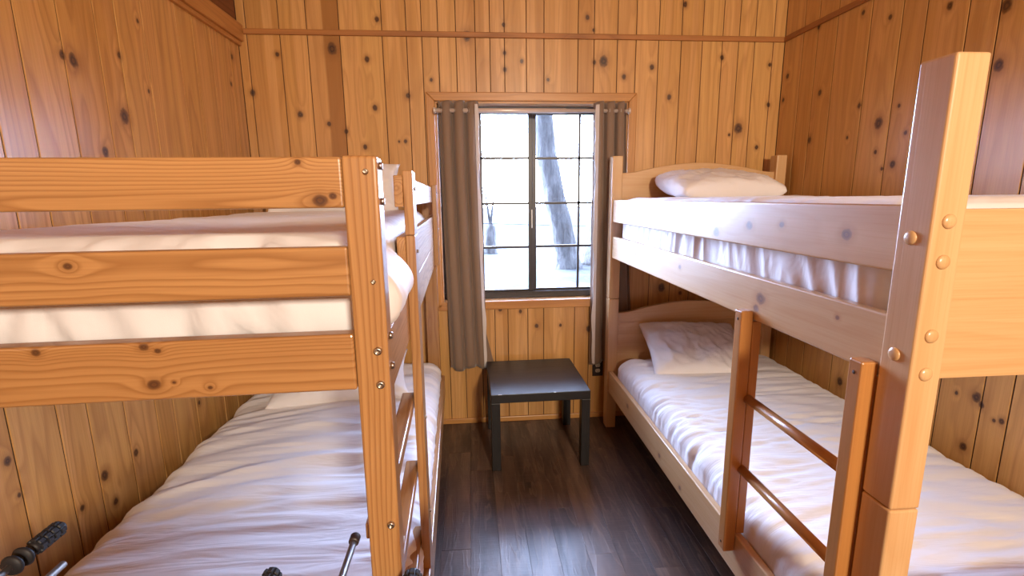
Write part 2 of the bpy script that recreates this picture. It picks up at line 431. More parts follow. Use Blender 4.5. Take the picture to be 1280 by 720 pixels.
while x < XR:
    x2 = min(x + .125, XR); y = YF - random.uniform(0, .9)
    while y < YB:
        y2 = y + random.uniform(.7, 1.2)
        a, b = max(y, YF), min(y2, YB)
        if b - a > .02: mb.box(x + .0002, x2 - .0002, a + .0002, b - .0002, -.012, 0, .0006, 1, grain='yx')
        y = y2
    x = x2
mb.box(XL - .1, XR + .1, YF - .1, YB + .1, -.1, -.0115, 0, mat=1)
struct('floor', mb, [M['floor'], M['groove']])

# trim
def board_struct(name, args, mat, grain, label=None, bevel=.004):
    mb = MB(); mb.box(*args, bevel, grain=grain); return struct(name, mb, mat, label=label)
board_struct('trim_1', (XL + .035, XR, YB - .014, YB, 2.424, 2.454), M['trim_dark'], 'x', 'thin horizontal trim on the window wall')
board_struct('trim_2', (XR - .016, XR, YF, YB - .015, 2.424, 2.454), M['trim_dark'], 'y', 'thin horizontal trim on the right wall')
mb = MB(); mb.box(XL, XL + .032, YF, YB, 2.385, 2.475, .003, grain='y'); mb.box(XL, XL + .018, YF, YB, 2.362, 2.3848, .003, grain='y')
struct('trim_3', mb, M['trim'], label='deep ledger board along the left wall')
board_struct('baseboard_back', (XL, XR, YB - .014, YB, 0, .035), M['trim'], 'x')
board_struct('baseboard_left', (XL, XL + .014, YF, YB - .015, 0, .035), M['trim'], 'y')
board_struct('baseboard_right', (XR - .014, XR, YF, YB - .015, 0, .035), M['trim'], 'y')
board_struct('baseboard_front', (XL + .015, XR - .015, YF, YF + .014, 0, .035), M['trim'], 'x')

# window surround: picture-frame trim, reveal, sill
mb = MB(); tw = .05
yo0, yo1 = YB - .018, YB
mb.prism([(OX0 - tw, OZ1 + tw), (OX1 + tw, OZ1 + tw), (OX1, OZ1), (OX0, OZ1)], 'y', yo0, yo1, .004, grain='x')
mb.prism([(OX0 - tw, OZ1 + tw), (OX0, OZ1), (OX0, OZ0), (OX0 - tw, OZ0 - .03)], 'y', yo0, yo1, .004, grain='z')
mb.prism([(OX1, OZ1), (OX1 + tw, OZ1 + tw), (OX1 + tw, OZ0 - .03), (OX1, OZ0)], 'y', yo0, yo1, .004, grain='z')
mb.prism([(OX0 - tw, OZ0 - .03), (OX0, OZ0 + .025), (OX1, OZ0 + .025), (OX1 + tw, OZ0 - .03)], 'y', yo0, yo1, .004, grain='x')
struct('trim_4', mb, M['trim'], label='pine casing around the window')
mb = MB()
WY = 3.18
mb.box(OX0, OX1, YB + .0005, WY + .05, OZ0, OZ0 + .02, .001, grain='x')
mb.box(OX0, OX1, YB + .0005, WY + .05, OZ1 - .012, OZ1, .001, grain='x')
mb.box(OX0, OX0 + .012, YB + .0005, WY + .05, OZ0 + .0205, OZ1 - .0125, .001, grain='z')
mb.box(OX1 - .012, OX1, YB + .0005, WY + .05, OZ0 + .0205, OZ1 - .0125, .001, grain='z')
struct('trim_5', mb, M['trim'], label='pine boards lining the window recess')

# window
fx0, fx1, fz0, fz1 = OX0 + .013, OX1 - .013, OZ0 + .021, OZ1 - .013
xm = .398
wn = bpy.data.objects.new('window_1', None); C.objects.link(wn); wn.location = (xm, WY, fz0); wn['kind'] = 'structure'
wn['label'] = 'dark framed sliding window with two sashes of eight panes'
L = lambda x0, x1, y0, y1, z0, z1: (x0 - xm, x1 - xm, y0 - WY, y1 - WY, z0 - fz0, z1 - fz0)
mb = MB()
for a in ((fx0, fx1, WY - .012, WY + .04, fz0, fz0 + .042), (fx0, fx1, WY - .012, WY + .04, fz1 - .034, fz1),
          (fx0, fx0 + .03, WY - .012, WY + .04, fz0 + .042, fz1 - .034), (fx1 - .03, fx1, WY - .012, WY + .04, fz0 + .042, fz1 - .034)):
    mb.box(*L(*a), .003)
obj('window_frame', mb, M['bronze'], wn)
gz0, gz1 = fz0 + .055, fz1 - .034
for k, (a, b, yy) in enumerate(((fx0 + .03, xm + .006, WY - .008), (xm + .001, fx1 - .03, WY + .014))):
    mb = MB()
    sw = .030
    mb.box(*L(a, a + sw, yy, yy + .02, fz0 + .042, fz1 - .034), .003)
    mb.box(*L(b - sw, b, yy, yy + .02, fz0 + .042, fz1 - .034), .003)
    mb.box(*L(a + sw, b - sw, yy, yy + .02, fz0 + .042, fz0 + .058), .002)
    mb.box(*L(a + sw, b - sw, yy, yy + .02, fz1 - .044, fz1 - .034), .002)
    sash = obj('sash', mb, M['bronze'], wn)
    mb = MB()
    cx = (a + b) / 2 + (-.0515 if k == 0 else .042)
    mb.box(*L(cx - .008, cx + .008, yy + .004, yy + .016, fz0 + .058, fz1 - .044), .001)
    for zz in (1.176, 1.46, 1.746):
        mb.box(*L(a + sw, b - sw, yy + .004, yy + .016, zz - .008, zz + .008), .001)
    obj('muntin', mb, M['bronze'], wn)
    mb = MB(); mb.box(*L(a + sw - .004, b - sw + .004, yy + .017, yy + .0195, fz0 + .054, fz1 - .040), 0)
    obj('pane', mb, M['glass'], wn)
mb = MB(); mb.box(*L(xm - .004, xm + .002, WY - .014, WY - .0085, 1.3, 1.42), .002)
obj('latch', mb, M['steel'], wn)

# ------------------------------------------------------------------ curtains and rod
def curtain(name, label, x0, x1, bx0, bx1, zt, zb, folds, amp, flip=1, seed=0, flare=0.0):
    r = thing(name, label, 'curtain', ((x0 + x1) / 2, 3.026, zb), 0, 'taupe curtains at the window')
    nx, nz = 220, 56
    mb = MB(); vs = []; cxo = (x0 + x1) / 2
    def P(i, j, th):
        u = i / nx; t = j / nz                     # t: 0 top .. 1 bottom
        tt = max(0, (t - .08)) / .92
        a0 = x0 + (bx0 - x0) * tt ** 1.3; a1 = x1 + (bx1 - x1) * tt ** 1.3
        ph = (PI / 2 if flip < 0 else 0) + u * (folds + .25) * 2 * PI + (.5 * math.sin(t * 2.2 + seed) + .6 * noise.noise((u * 4, t * 1.5, seed))) * math.sin(PI * u)
        am = amp * (1 - .25 * t) * (.8 + .4 * noise.noise((u * 3, seed, t)))
        s = math.sin(ph); s = math.copysign(abs(s) ** .6, s)
        x = a0 + (a1 - a0) * u + .010 * math.cos(ph) * (a1 - a0) / .28 + flare * max(0, u - .75) * 4 * max(0, t - .86) * 7 * .05
        yy = am * s + th
        z = zt + (zb - zt) * t + .004 * math.cos(ph) * (1 - t) + .012 * math.sin(u * 9 + seed) * t
        return (x - cxo, yy, z - zb)
    for th in (-.0009, .0009):
        for j in range(nz + 1):
            for i in range(nx + 1): vs.append(P(i, j, th))
    n1 = (nx + 1) * (nz + 1); fs = []
    for j in range(nz):
        for i in range(nx):
            a = j * (nx + 1) + i
            fs.append((a, a + 1, a + nx + 2, a + nx + 1)); fs.append((n1 + a, n1 + a + nx + 1, n1 + a + nx + 2, n1 + a + 1))
    for j in range(nz):
        a = j * (nx + 1); fs.append((a, a + nx + 1, n1 + a + nx + 1, n1 + a)); a += nx; fs.append((a, n1 + a, n1 + a + nx + 1, a + nx + 1))
    for i in range(nx):
        a = i; fs.append((a, n1 + a, n1 + a + 1, a + 1)); a = nz * (nx + 1) + i; fs.append((a, a + 1, n1 + a + 1, n1 + a))
    mb.add(vs, fs, smooth=True)
    obj('curtain_panel', mb, M['curtain'], r)
    if True:  # thin pale strip added along the inner edge as its window-lit sheen
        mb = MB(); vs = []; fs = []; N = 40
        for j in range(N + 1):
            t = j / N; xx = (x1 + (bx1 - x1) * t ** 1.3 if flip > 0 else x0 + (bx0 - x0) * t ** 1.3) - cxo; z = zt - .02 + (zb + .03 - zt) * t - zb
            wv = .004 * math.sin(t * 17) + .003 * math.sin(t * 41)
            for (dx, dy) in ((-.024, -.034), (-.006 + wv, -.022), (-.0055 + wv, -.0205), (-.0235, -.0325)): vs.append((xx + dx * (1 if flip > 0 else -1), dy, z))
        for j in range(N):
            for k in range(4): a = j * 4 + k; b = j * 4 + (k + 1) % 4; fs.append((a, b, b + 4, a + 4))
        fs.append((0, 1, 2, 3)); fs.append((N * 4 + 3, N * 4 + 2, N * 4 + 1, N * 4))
        mb.add(vs, fs, smooth=False); tag(obj('edging', mb, M['edging'], r), 'pale lining turned out along the edge')
    for k in range(folds * 2):
        u = (k + .5 * (1 if folds else 0)) / (folds * 2)
        gx = x0 + (x1 - x0) * (k + .5) / (folds * 2) - cxo
        mb = MB(); mb.torus((gx, 0, 2.010 - zb), (1, .25 * (-1) ** k, 0), .0205, .0028)
        obj('grommet', mb, M['bolt'], r)
    return r
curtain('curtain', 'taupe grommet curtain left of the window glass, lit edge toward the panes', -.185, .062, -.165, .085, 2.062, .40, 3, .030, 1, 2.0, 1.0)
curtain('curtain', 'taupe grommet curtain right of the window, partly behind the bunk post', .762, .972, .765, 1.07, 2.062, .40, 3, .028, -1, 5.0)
r = thing('curtain_rod', 'pale tension rod across the top of the window', 'curtain rod', (.39, 3.026, 2.010))
mb = MB(); mb.lathe([(0, .0135), (.78, .0135), (.7805, .0115), (1.165, .0115)], (-.582, 0, 0), (1, 0, 0), 20)
obj('rod', mb, M['rod'], r)
for sx in (-1, 1):
    mb = MB(); mb.lathe([(0, .017), (.006, .019), (.012, .016)], (sx * .596, 0, 0), (-sx, 0, 0), 18); obj('end_cap', mb, M['rod'], r)

# ------------------------------------------------------------------ soft goods
def soft_box(sx, sy, sz, r, nx, ny, nz, disp):
    """rounded box on z 0..sz, centred in x,y; disp(p, n) -> offset vector"""
    b = bmesh.new(); vs = {}
    def vert(i, j, k):
        key = (i, j, k)
        if key not in vs:
            p = Vector((-sx / 2 + sx * i / nx, -sy / 2 + sy * j / ny, sz * k / nz))
            q = Vector((max(-sx / 2 + r, min(sx / 2 - r, p.x)), max(-sy / 2 + r, min(sy / 2 - r, p.y)), max(r, min(sz - r, p.z))))
            d = p - q
            if d.length > 1e-6:
                n = d.normalized(); p = q + n * r
            else: n = Vector((0, 0, 1))
            vs[key] = b.verts.new(p + disp(p, n))
        return vs[key]
    for j in range(ny):
        for i in range(nx):
            b.faces.new((vert(i, j, nz), vert(i + 1, j, nz), vert(i + 1, j + 1, nz), vert(i, j + 1, nz)))
            b.faces.new((vert(i, j, 0), vert(i, j + 1, 0), vert(i + 1, j + 1, 0), vert(i + 1, j, 0)))
    for k in range(nz):
        for i in range(nx):
            b.faces.new((vert(i, 0, k), vert(i + 1, 0, k), vert(i + 1, 0, k + 1), vert(i, 0, k + 1)))
            b.faces.new((vert(i, ny, k), vert(i, ny, k + 1), vert(i + 1, ny, k + 1), vert(i + 1, ny, k)))
        for j in range(ny):
            b.faces.new((vert(0, j, k), vert(0, j, k + 1), vert(0, j + 1, k + 1), vert(0, j + 1, k)))
            b.faces.new((vert(nx, j, k), vert(nx, j + 1, k), vert(nx, j + 1, k + 1), vert(nx, j, k + 1)))
    return b
def fold(p, sx, sy, ang=0, sharp=1.0, seed=0):
    """ridged wrinkles running across the direction ang"""
    c, s = math.cos(ang), math.sin(ang)
    u, v = p.x * c + p.y * s, -p.x * s + p.y * c
    w = noise.noise((u * .9 + seed, v * 1.1, seed)) * .8
    n = noise.noise((u * sx + w, v * sy + w * 3, seed * 1.7 + p.z * 3))
    return (1 - abs(n) * 2.2) * sharp
def pillow_mesh(w, d, h, seed=0, pw=3.0, pe=.44):
    b = bmesh.new(); nx, ny = 64, 44; R = []
    for s in (1, -1):
        rows = []
        for j in range(ny + 1):
            row = []
            for i in range(nx + 1):
                a = -1 + 2 * i / nx; c = -1 + 2 * j / ny
                t = max(0, (1 - abs(a) ** pw) * (1 - abs(c) ** pw)) ** pe
                rc = .10 * (abs(a) * abs(c)) ** 4 if pe < .4 else 0
                px = a * w / 2 * (1 - rc - .075 * (0 if pe < .4 else 1) * (1 - c * c) * abs(a) ** 4)
                py = c * d / 2 * (1 - .10 * (1 - a * a) * abs(c) ** 4)
                edge = min(1, t * 2.2)
                n = noise.noise((a * 2.4 + seed, c * 2.0, s)) * .26 + (.4 - abs(noise.noise((a * 4 + seed, c * 2.6 + a * 1.5, s * 3)))) * .30 + (.4 - abs(noise.noise((a * 9 + c * 4 + seed, c * 6, s * 5)))) * .13
                z = s * h / 2 * t * (1 + n * 1.1 * edge)
                if s > 0 or (0 < i < nx and 0 < j < ny): row.append(b.verts.new((px, py, z)))
                else: row.append(R[0][j][i])
            rows.append(row)
        R.append(rows)
    for s, rows in enumerate(R):
        for j in range(ny):
            for i in range(nx):
                q = (rows[j][i], rows[j][i + 1], rows[j + 1][i + 1], rows[j + 1][i])
                b.faces.new(q if s == 0 else q[::-1])
    return b
def pillow(label, loc, rot, w=.70, d=.46, h=.17, seed=0, group='white pillows on the bunks', pw=3.0, pe=.44):
    mb = MB(); mb.bm(pillow_mesh(w, d, h, seed, pw, pe), smooth=True)
    o = obj('pillow', mb, M['pillowcase']); tag(o, label, 'pillow', group)
    o.location = loc; o.rotation_euler = rot
    return o

# ------------------------------------------------------------------ right bunk
RB = thing('bunk_bed', 'honey pine bunk bed with arched headboards along the right wall', 'bunk bed', (.829, .81, 0), math.radians(-.52), 'bunk beds')
W, LN = 1.085, 2.161
PW, PDp = .064, .073
def post(x0, y0, nm='post'):
    p = MB(); p.box(x0, x0 + PW, y0, y0 + PDp, 0, .866, .005, 3, grain='z')
    o = obj('lower_post', p, M['honey'], RB)
    p = MB(); p.box(x0, x0 + PW, y0, y0 + PDp, .868, 1.735, .005, 3, grain='z')
    return o, obj('upper_post', p, M['honey'], RB)
near_l = post(0, 0); post(W - PW, 0); post(0, LN - PDp); post(W - PW, LN - PDp)
def plug(parent, p, ax, r=.0135):
    q = MB(); q.lathe([(0, r), (.002, r), (.0042, r * .85), (.0058, r * .5), (.0062, 0)], p, ax, 24)
    obj('wood_plug', q, M['honey'], parent)
for z in (1.448, 1.374, 1.233, 1.157): plug(near_l[1], (.031, .0005, z), (0, -1, 0))
for z in (1.416, 1.186): plug(near_l[1], (.0005, .04, z), (-1, 0, 0))
v0, v1 = PDp, LN - PDp
vc = (v0 + v1) / 2
def side_rail(nm, x0, x1, z0, z1, knots, mat=None, parts=((0, 1),)):
    q = MB(); q.box(x0, x1, v0 + .0005, v1 - .0005, z0, z1, .005, 3, grain='y')
    return obj(nm, q, mat or honey(nm + '_wood%d' % random.randint(0, 999), knots), RB)
def kn(lst, zc): return [(y - .81 - vc, z - zc, r) for (y, z, r) in lst]
side_rail('guard_rail', .010, .034, 1.345, 1.477, kn([(1.023, 1.409, .016), (1.258, 1.418, .011), (1.415, 1.407, .017), (2.134, 1.41, .012), (2.011, 1.418, .010), (1.616, 1.374, .02), (1.746, 1.466, .012)], 1.411))
side_rail('side_rail', .010, .036, 1.126, 1.258, kn([(1.326, 1.198, .022), (1.345, 1.165, .014), (1.021, 1.217, .007), (1.9, 1.21, .012), (2.45, 1.20, .010)], 1.192))
side_rail('side_rail', .010, .036, .25, .393, kn([(2.501, .33, .018), (2.017, .30, .014), (1.784, .285, .012)], .3215))
for z0, z1 in ((1.345, 1.477), (1.126, 1.258), (.25, .393)):
    side_rail('side_rail' if z0 != 1.345 else 'guard_rail', W - .036, W - .010, z0, z1, (), M['honey'])
q = MB()
q.box(PW - .001, W - PW + .001, .016, .042, 1.141, 1.2985, .0006, 1, grain='x', pid=.4); q.box(PW - .001, W - PW + .001, .016, .042, 1.2985, 1.469, .0006, 1, pid=.55, grain='x')
obj('footboard', q, M['honey'], RB)
q = MB(); q.box(PW - .001, W - PW + .001, .016, .042, .25, .42, .004, 2, grain='x'); q.box(PW - .001, W - PW + .001, .016, .042, .4202, .60, .004, 2, grain='x')
obj('footboard', q, M['honey'], RB)
def arch(zb, ze, zm):
    x0, x1 = PW - .001, W - PW + .001; pts = [(x0, zb), (x1, zb)]
    N = 44
    top = []
    for i in range(N + 1):
        t = i / N
        s = min(t, 1 - t) * 2
        if s < .06: e = 0
        else:
            k = (s - .06) / .94; e = math.sin(k * PI / 2) ** 1.15
            e = e * min(1, .35 + k * 2.6)
        top.append((x0 + (x1 - x0) * t, ze + (zm - ze) * e))
    return pts + top[::-1]
for zb, ze, zm, nm in ((1.141, 1.637, 1.694, 'a'), (.25, .772, .836, 'b')):
    q = MB()
    if nm == 'b':       # glued up from three boards
        q.box(PW - .001, W - PW + .001, LN - PDp + .018, LN - PDp + .046, .25, .6285, .001, 1, grain='x', pid=.75)
        q.box(PW - .001, W - PW + .001, LN - PDp + .018, LN - PDp + .046, .629, .7095, .001, 1, grain='x', pid=.2)
        zb = .71
    q.prism(arch(zb, ze, zm), 'y', LN - PDp + .018, LN - PDp + .046, .004 if nm == 'a' else .001, grain='x')
    obj('headboard', q, honey('headboard_' + nm, [] if nm == 'a' else [(.06, .18, .012), (.10, .165, .010), (-.32, .20, .006)]), RB)
for zz in (1.130, .252):
    for k in range(9):
        yy = v0 + .10 + k * (v1 - v0 - .2) / 8
        q = MB(); q.box(.0365, W - .0365, yy - .035, yy + .035, zz, zz + .0135, .002, grain='x'); obj('slat', q, M['honey'], RB)
# ladder hooked over the side rail
LD = thing('ladder', 'orange pine ladder with round rungs hooked on the right bunk', 'ladder', (.829, .81, 0), math.radians(-.52))
for (y0, y1) in ((.080, .116), (.540, .578)):
    q = MB()
    q.prism([(-.030, .335), (.008, .335), (.008, 1.155), (-.030, 1.155)], 'y', y0, y1, .004, grain='z')
    up = obj('upright', q, M['honey_orange'], LD)
    q = MB(); q.prism([(.0085, .40), (.036, .40), (.036, 1.122), (.0085, 1.122)], 'y', y0 + .0005, y1 - .0005, .002, grain='z')
    obj('hook_block', q, M['honey_orange'], up)
    q = MB(); q.lathe([(0, .0042), (.0008, .0042)], (-.0302, (y0 + y1) / 2, 1.128), (-1, 0, 0), 14); obj('screw_hole', q, M['groove'], up)
    q = MB(); q.lathe([(0, .0042), (.0008, .0042)], (-.0302, (y0 + y1) / 2, .362), (-1, 0, 0), 14); obj('screw_hole', q, M['groove'], up)
for z in (.873, .632):
    q = MB(); q.lathe([(0, .0145), (.424, .0145)], (.012, .116, z), (0, 1, 0), 22, grain='y'); obj('rung', q, M['honey_orange'], LD)

# right mattresses
def mattress(label, parent_loc, rz, sx, sy, sz, r, loc, disp, mat, nx=64, ny=150, nz=10):
    mb = MB(); mb.bm(soft_box(sx, sy, sz, r, nx, ny, nz, disp), smooth=True)
    o = obj('mattress', mb, mat); tag(o, label, 'mattress', 'white sheeted mattresses')
    Rm = Matrix.Rotation(rz, 4, 'Z'); p = Vector(parent_loc) + Rm @ Vector(loc)
    o.location = p; o.rotation_euler = (0, 0, rz)
    return o
def d_lr(p, n):
    w = fold(p, 2.0, 11, -.25, 1, 3.1) * .006 + fold(p, 3, 26, .12, 1, 8.2) * .0055 + noise.noise((p.x * 2, p.y * 1.3, 4)) * .012
    edge = max(0, 1 - (p.x + .5) / .35); w += edge * fold(p, 4, 22, -.3, 1, 6) * .011
    k = 1 if n.z > .3 else (.45 if p.z > .1 else .1)
    crown = .018 * (1 - (p.x / .52) ** 2) if n.z > .5 else 0
    return n * (w * k) + Vector((0, 0, crown))
MRZ = math.radians(-.52); MRL = (.829, .81, 0)
mattress('white sheeted mattress on the lower bunk of the right bed', MRL, MRZ, .995, 1.955, .216, .085, (W / 2, LN / 2, .2665), d_lr, M['sheet'], 80, 190, 10)
def d_ur(p, n):
    side = 1 if abs(n.z) < .8 else 0
    ru = (abs(noise.noise((p.y * 13 + p.z * 4 * math.sin(p.y * 3), p.x * 2, p.z * 2.5))) * -2 + .6)
    w = side * ru * .011 + (1 - side) * (noise.noise((p.x * 2, p.y * 2, 1)) * .010 + fold(p, 2, 7, .3, 1, 2) * .005)
    sag = -.006 if n.z > .5 else 0
    return n * w + Vector((0, 0, sag))
mattress('white sheeted mattress with ruffled side on the upper right bunk', MRL, MRZ, .985, 1.93, .347, .06, (W / 2, LN / 2 + .005, 1.1445), d_ur, M['sheet_up'], 60, 300, 16)
pillow('plump white pillow lying under the upper arched headboard', (1.385, 2.67, 1.556), (math.radians(11), 0, .03), .62, .42, .14, 1.0, pw=2.4, pe=.36)
pillow('white pillow propped on the lower headboard of the right bunk', (1.33, 2.70, .585), (math.radians(27), math.radians(1), -.08), .60, .46, .14, 4.0)

# ------------------------------------------------------------------ left bunk
LRZ = math.radians(1.5); LLO = (-.134, .734, 0)
LB = thing('bunk_bed', 'amber pine bunk bed with bolted slab rails along the left wall', 'bunk bed', LLO, LRZ, 'bunk beds')
LW, LL = 1.05, 2.255          # across goes to negative x
def lpost(x0, x1, y0, y1, zt, mat):
    q = MB(); q.box(x0, x1, y0, y1, 0, zt, .005, 3, grain='z'); return obj('post', q, mat, LB)
pA = lpost(-.0505, 0, 0, .048, 1.562, M['pine'])
lpost(-LW, -LW + .0505, 0, .048, 1.562, M['pine'])
lpost(-.1025, -.0255, LL - .05, LL, 1.545, M['pine']); lpost(-LW, -LW + .0505, LL - .05, LL, 1.545, M['pine'])
xc = -LW / 2
def erail(nm, y0, y1, z0, z1, knots=(), mat=None):
    q = MB(); q.box(-LW + .051, -.051, y0, y1, z0, z1, .004, 3, grain='x')
    return obj(nm, q, mat or pine(nm + '_wood%d' % random.randint(0, 9999), knots), LB)
def lk(lst, zc):  # world knots to board coordinates
    return [(x + .134 - (-LW / 2), z - zc, r) for (x, z, r) in lst]
erail('guard_rail', .004, .030, 1.4875, 1.5605, lk([(-.245, 1.553, .005), (-.219, 1.499, .011), (-.20, 1.505, .006)], 1.524))
erail('guard_rail', .004, .030, 1.355, 1.4300, lk([(-.57, 1.411, .006), (-.70, 1.40, .004)], 1.3925))
erail('end_rail', -.001, .030, 1.206, 1.2965, lk([(-.629, 1.288, .0065), (-.484, 1.290, .007), (-.466, 1.283, .005), (-.478, 1.231, .0095), (-.45, 1.233, .003), (-.40, 1.222, .004)], 1.251))
erail('end_rail', .004, .030, .26, .36, (), M['pine'])
for z0, z1 in ((1.4875, 1.545), (1.34, 1.415), (1.15, 1.24), (.375, .462), (.24, .34)):
    q = MB(); q.box(-LW + .051, -.103, LL - .042, LL - .016, z0, z1, .004, 3, grain='x'); obj('headboard_rail', q, M['pine'], LB)
# side rails and the guard panel on the room side
def lside(nm, x0, x1, y0, y1, z0, z1, mat=None):
    q = MB(); q.box(x0, x1, y0, y1, z0, z1, .003, 2, grain='y'); return obj(nm, q, mat or M['pine'], LB)
lside('side_rail', -.050, -.0265, .0485, LL - .051, 1.122, 1.246)
lside('side_rail', -LW, -LW + .024, .0485, LL - .051, 1.122, 1.246)
lside('side_rail', -.024, -.002, .0485, LL - .051, .27, .395)
lside('side_rail', -LW, -LW + .024, .0485, LL - .051, .27, .395)
GA, GB = .595, 2.16
lside('guard_board', -.050, -.0265, GA - .025, GB, 1.478, 1.560)
lside('guard_board', -.050, -.0265, GA - .025, GB, 1.2475, 1.400)
def strip(y0, y1, z0, z1):
    q = MB(); q.box(-.026, -.001, y0, y1, z0, z1, .0025, 2, grain='z'); return obj('guard_strip', q, M['pine'], LB)
s1 = strip(.570, .655, 1.4045, 1.572); s2 = strip(1.995, 2.085, 1.126, 1.572)
q = MB(); q.box(-.026, -.001, .570, .655, 0, 1.4035, .0025, 2, grain='z'); lad = obj('ladder_upright', q, M['pine'], LB)
steps = []
for z in (.935, .715, .49, .27):
    q = MB(); q.box(-.066, -.0285, .0485, .640, z - .03, z, .003, 2, grain='y'); o = obj('ladder_step', q, M['pine'], LB); steps.append(o)
q = MB(); q.box(-.061, -.034, .09, .30, .7152, .7157, 0); obj('sticker', q, plain('paper_sticker', (.62, .58, .52), .6), steps[1])
def bolt(parent, p, ax, r=.0068):
    q = MB(); q.lathe([(0, r), (.003, r), (.0052, r * .82), (.0056, r * .45), (.0036, r * .38), (.0034, 0)], p, ax, 20); obj('bolt', q, M['bolt'], parent)
for x, z, r in ((-.0165, 1.539, .0042), (-.0155, 1.377, .0036), (-.0155, 1.268, .0066), (-.0145, 1.213, .0066), (-.0125, .966, .0062)):
    bolt(pA, (x, .0002, z), (0, -1, 0), r)
for z in (1.548, 1.496, 1.286, 1.236): bolt(pA, (-.0002, .022, z), (1, 0, 0), .006)
bolt(s1, (-.0012, .612, 1.525), (1, 0, 0), .005)
for z in (1.357, .867, .559): bolt(lad, (-.0012, .612, z), (1, 0, 0), .005)
bolt(s2, (-.0012, 2.04, 1.53), (1, 0, 0), .005); bolt(s2, (-.0012, 2.04, 1.33), (1, 0, 0), .005)
for k in range(9):
    for zz in (1.208, .272):
        yy = .16 + k * (LL - .36) / 8
        q = MB(); q.box(-LW + .0245, -.0505 if zz > 1 else -.0245, yy - .035, yy + .035, zz, zz + .0115, .002, grain='x'); obj('slat', q, M['pine'], LB)

def d_ll(p, n):
    w = fold(p, 1.1, 7, .25, 1, 5.5) * .016 + fold(p, 2.2, 15, .05, 1, 2.4) * .008 + noise.noise((p.x * 1.6, p.y * 1.2, 9)) * .014
    e = max(0, (p.x - .2) / .3); w += e * fold(p, 3, 22, .1, 1, 7) * .009
    k = 1 if n.z > .3 else (.35 if p.z > .12 else .05)
    crown = .015 * (1 - (p.x / .5) ** 2) if n.z > .5 else 0
    return n * (w * k) + Vector((0, 0, crown))
mattress('white sheeted mattress on the lower bunk of the left bed', LLO, LRZ, .985, 2.085, .210, .085, (-.026 - .985 / 2, LL / 2 + .01, .2845), d_ll, M['sheet'], 80, 200, 10)
def d_lu(p, n):
    w = noise.noise((p.x * 2.2, p.y * 1.8, 6)) * .013 + fold(p, 3, 6, .5, 1, 3) * .006
    if n.y < -.4:     # near end: vertical tucked pleats
        w = (abs(noise.noise((p.x * 11 + p.z * 9 * math.sin(p.x * 5), 3, p.z * 7))) * -2 + .5) * .014 + (min(1, abs(noise.noise((p.x * 4.2 + 7, 1, p.z * 2))) * 7) - .6) * .016
    off = n * w
    yy = p.y + LL / 2                                  # loose sheet bulging over the side rail beside the ladder gap
    g = max(0, 1 - max(0, yy - .10) / .47) ; g = min(1, g * 2.4) if yy < .56 else 0
    if n.x > .2 and p.z > .015:
        b = math.sin(min(1, (p.z - .015) / .16) * PI)
        off += Vector((.060 * g * max(.0, b) + .012 * g, 0, 0))
    return off
mattress('white sheeted mattress bulging over the side of the upper left bunk', LLO, LRZ, .93, 2.05, .212, .075, (-.066 - .93 / 2, LL / 2 + .012, 1.2205), d_lu, M['sheet_up'], 70, 160, 22)
pillow('white pillow standing against the head end of the upper left bunk', (-.735, 2.755, 1.553), (math.radians(66), 0, LRZ), .70, .30, .15, 2.0)
pillow('white pillow propped at the head end of the lower left bunk', (-.70, 2.50, .575), (math.radians(14), math.radians(-1), LRZ + .10), .68, .44, .15, 7.0)

# ------------------------------------------------------------------ small table
T = thing('side_table', 'square black-brown side table under the window', 'table', (.353, 2.735, 0), math.radians(.6))
h = .275
q = MB(); q.box(-h, h, -h, h, .40, .45, .0025, 2, grain='x'); obj('table_top', q, M['black_wood'], T)
for sx in (-1, 1):
    for sy in (-1, 1):
        q = MB(); x0 = sx * h - (.05 if sx > 0 else 0); y0 = sy * h - (.05 if sy > 0 else 0)
        q.box(x0 + .0005, x0 + .0495, y0 + .0005, y0 + .0495, 0, .3995, .002, 2, grain='z'); obj('leg', q, M['black_wood'], T)
chip = plain('bare_chip', (.55, .5, .46), .7)
for a in ((.07, .082, -h - .0012, -h + .004, .4485, .4506), (-.235, -.215, -h - .0004, -h + .003, .4492, .4506)):
    q = MB(); q.box(*a, .0003); obj('worn_edge', q, chip, T)

# ------------------------------------------------------------------ wall outlet
O = thing('wall_outlet', 'brown electrical outlet low on the wall beside the right bunk', 'outlet', (.830, YB, .355))
q = MB(); q.box(-.036, .036, -.006, -.0002, -.058, .058, .002, 2); obj('cover_plate', q, M['outlet'], O)
for dz in (-.019, .019):
    q = MB(); q.prism([(.0165 * math.cos(a) , dz + max(-.0125, min(.0125, .0165 * math.sin(a)))) for a in [2 * PI * i / 28 for i in range(28)]], 'y', -.0085, -.0055, .0005)
    so = obj('receptacle', q, M['socket'], O)
    q = MB()
    for sx in (-.006, .006): q.box(sx - .001, sx + .001, -.0088, -.0084, dz - .003, dz + .005, 0)
    q.lathe([(0, .0024), (.0004, .0024)], (0, -.0084, dz - .0075), (0, -1, 0), 10)
    obj('slot', q, M['groove'], so)

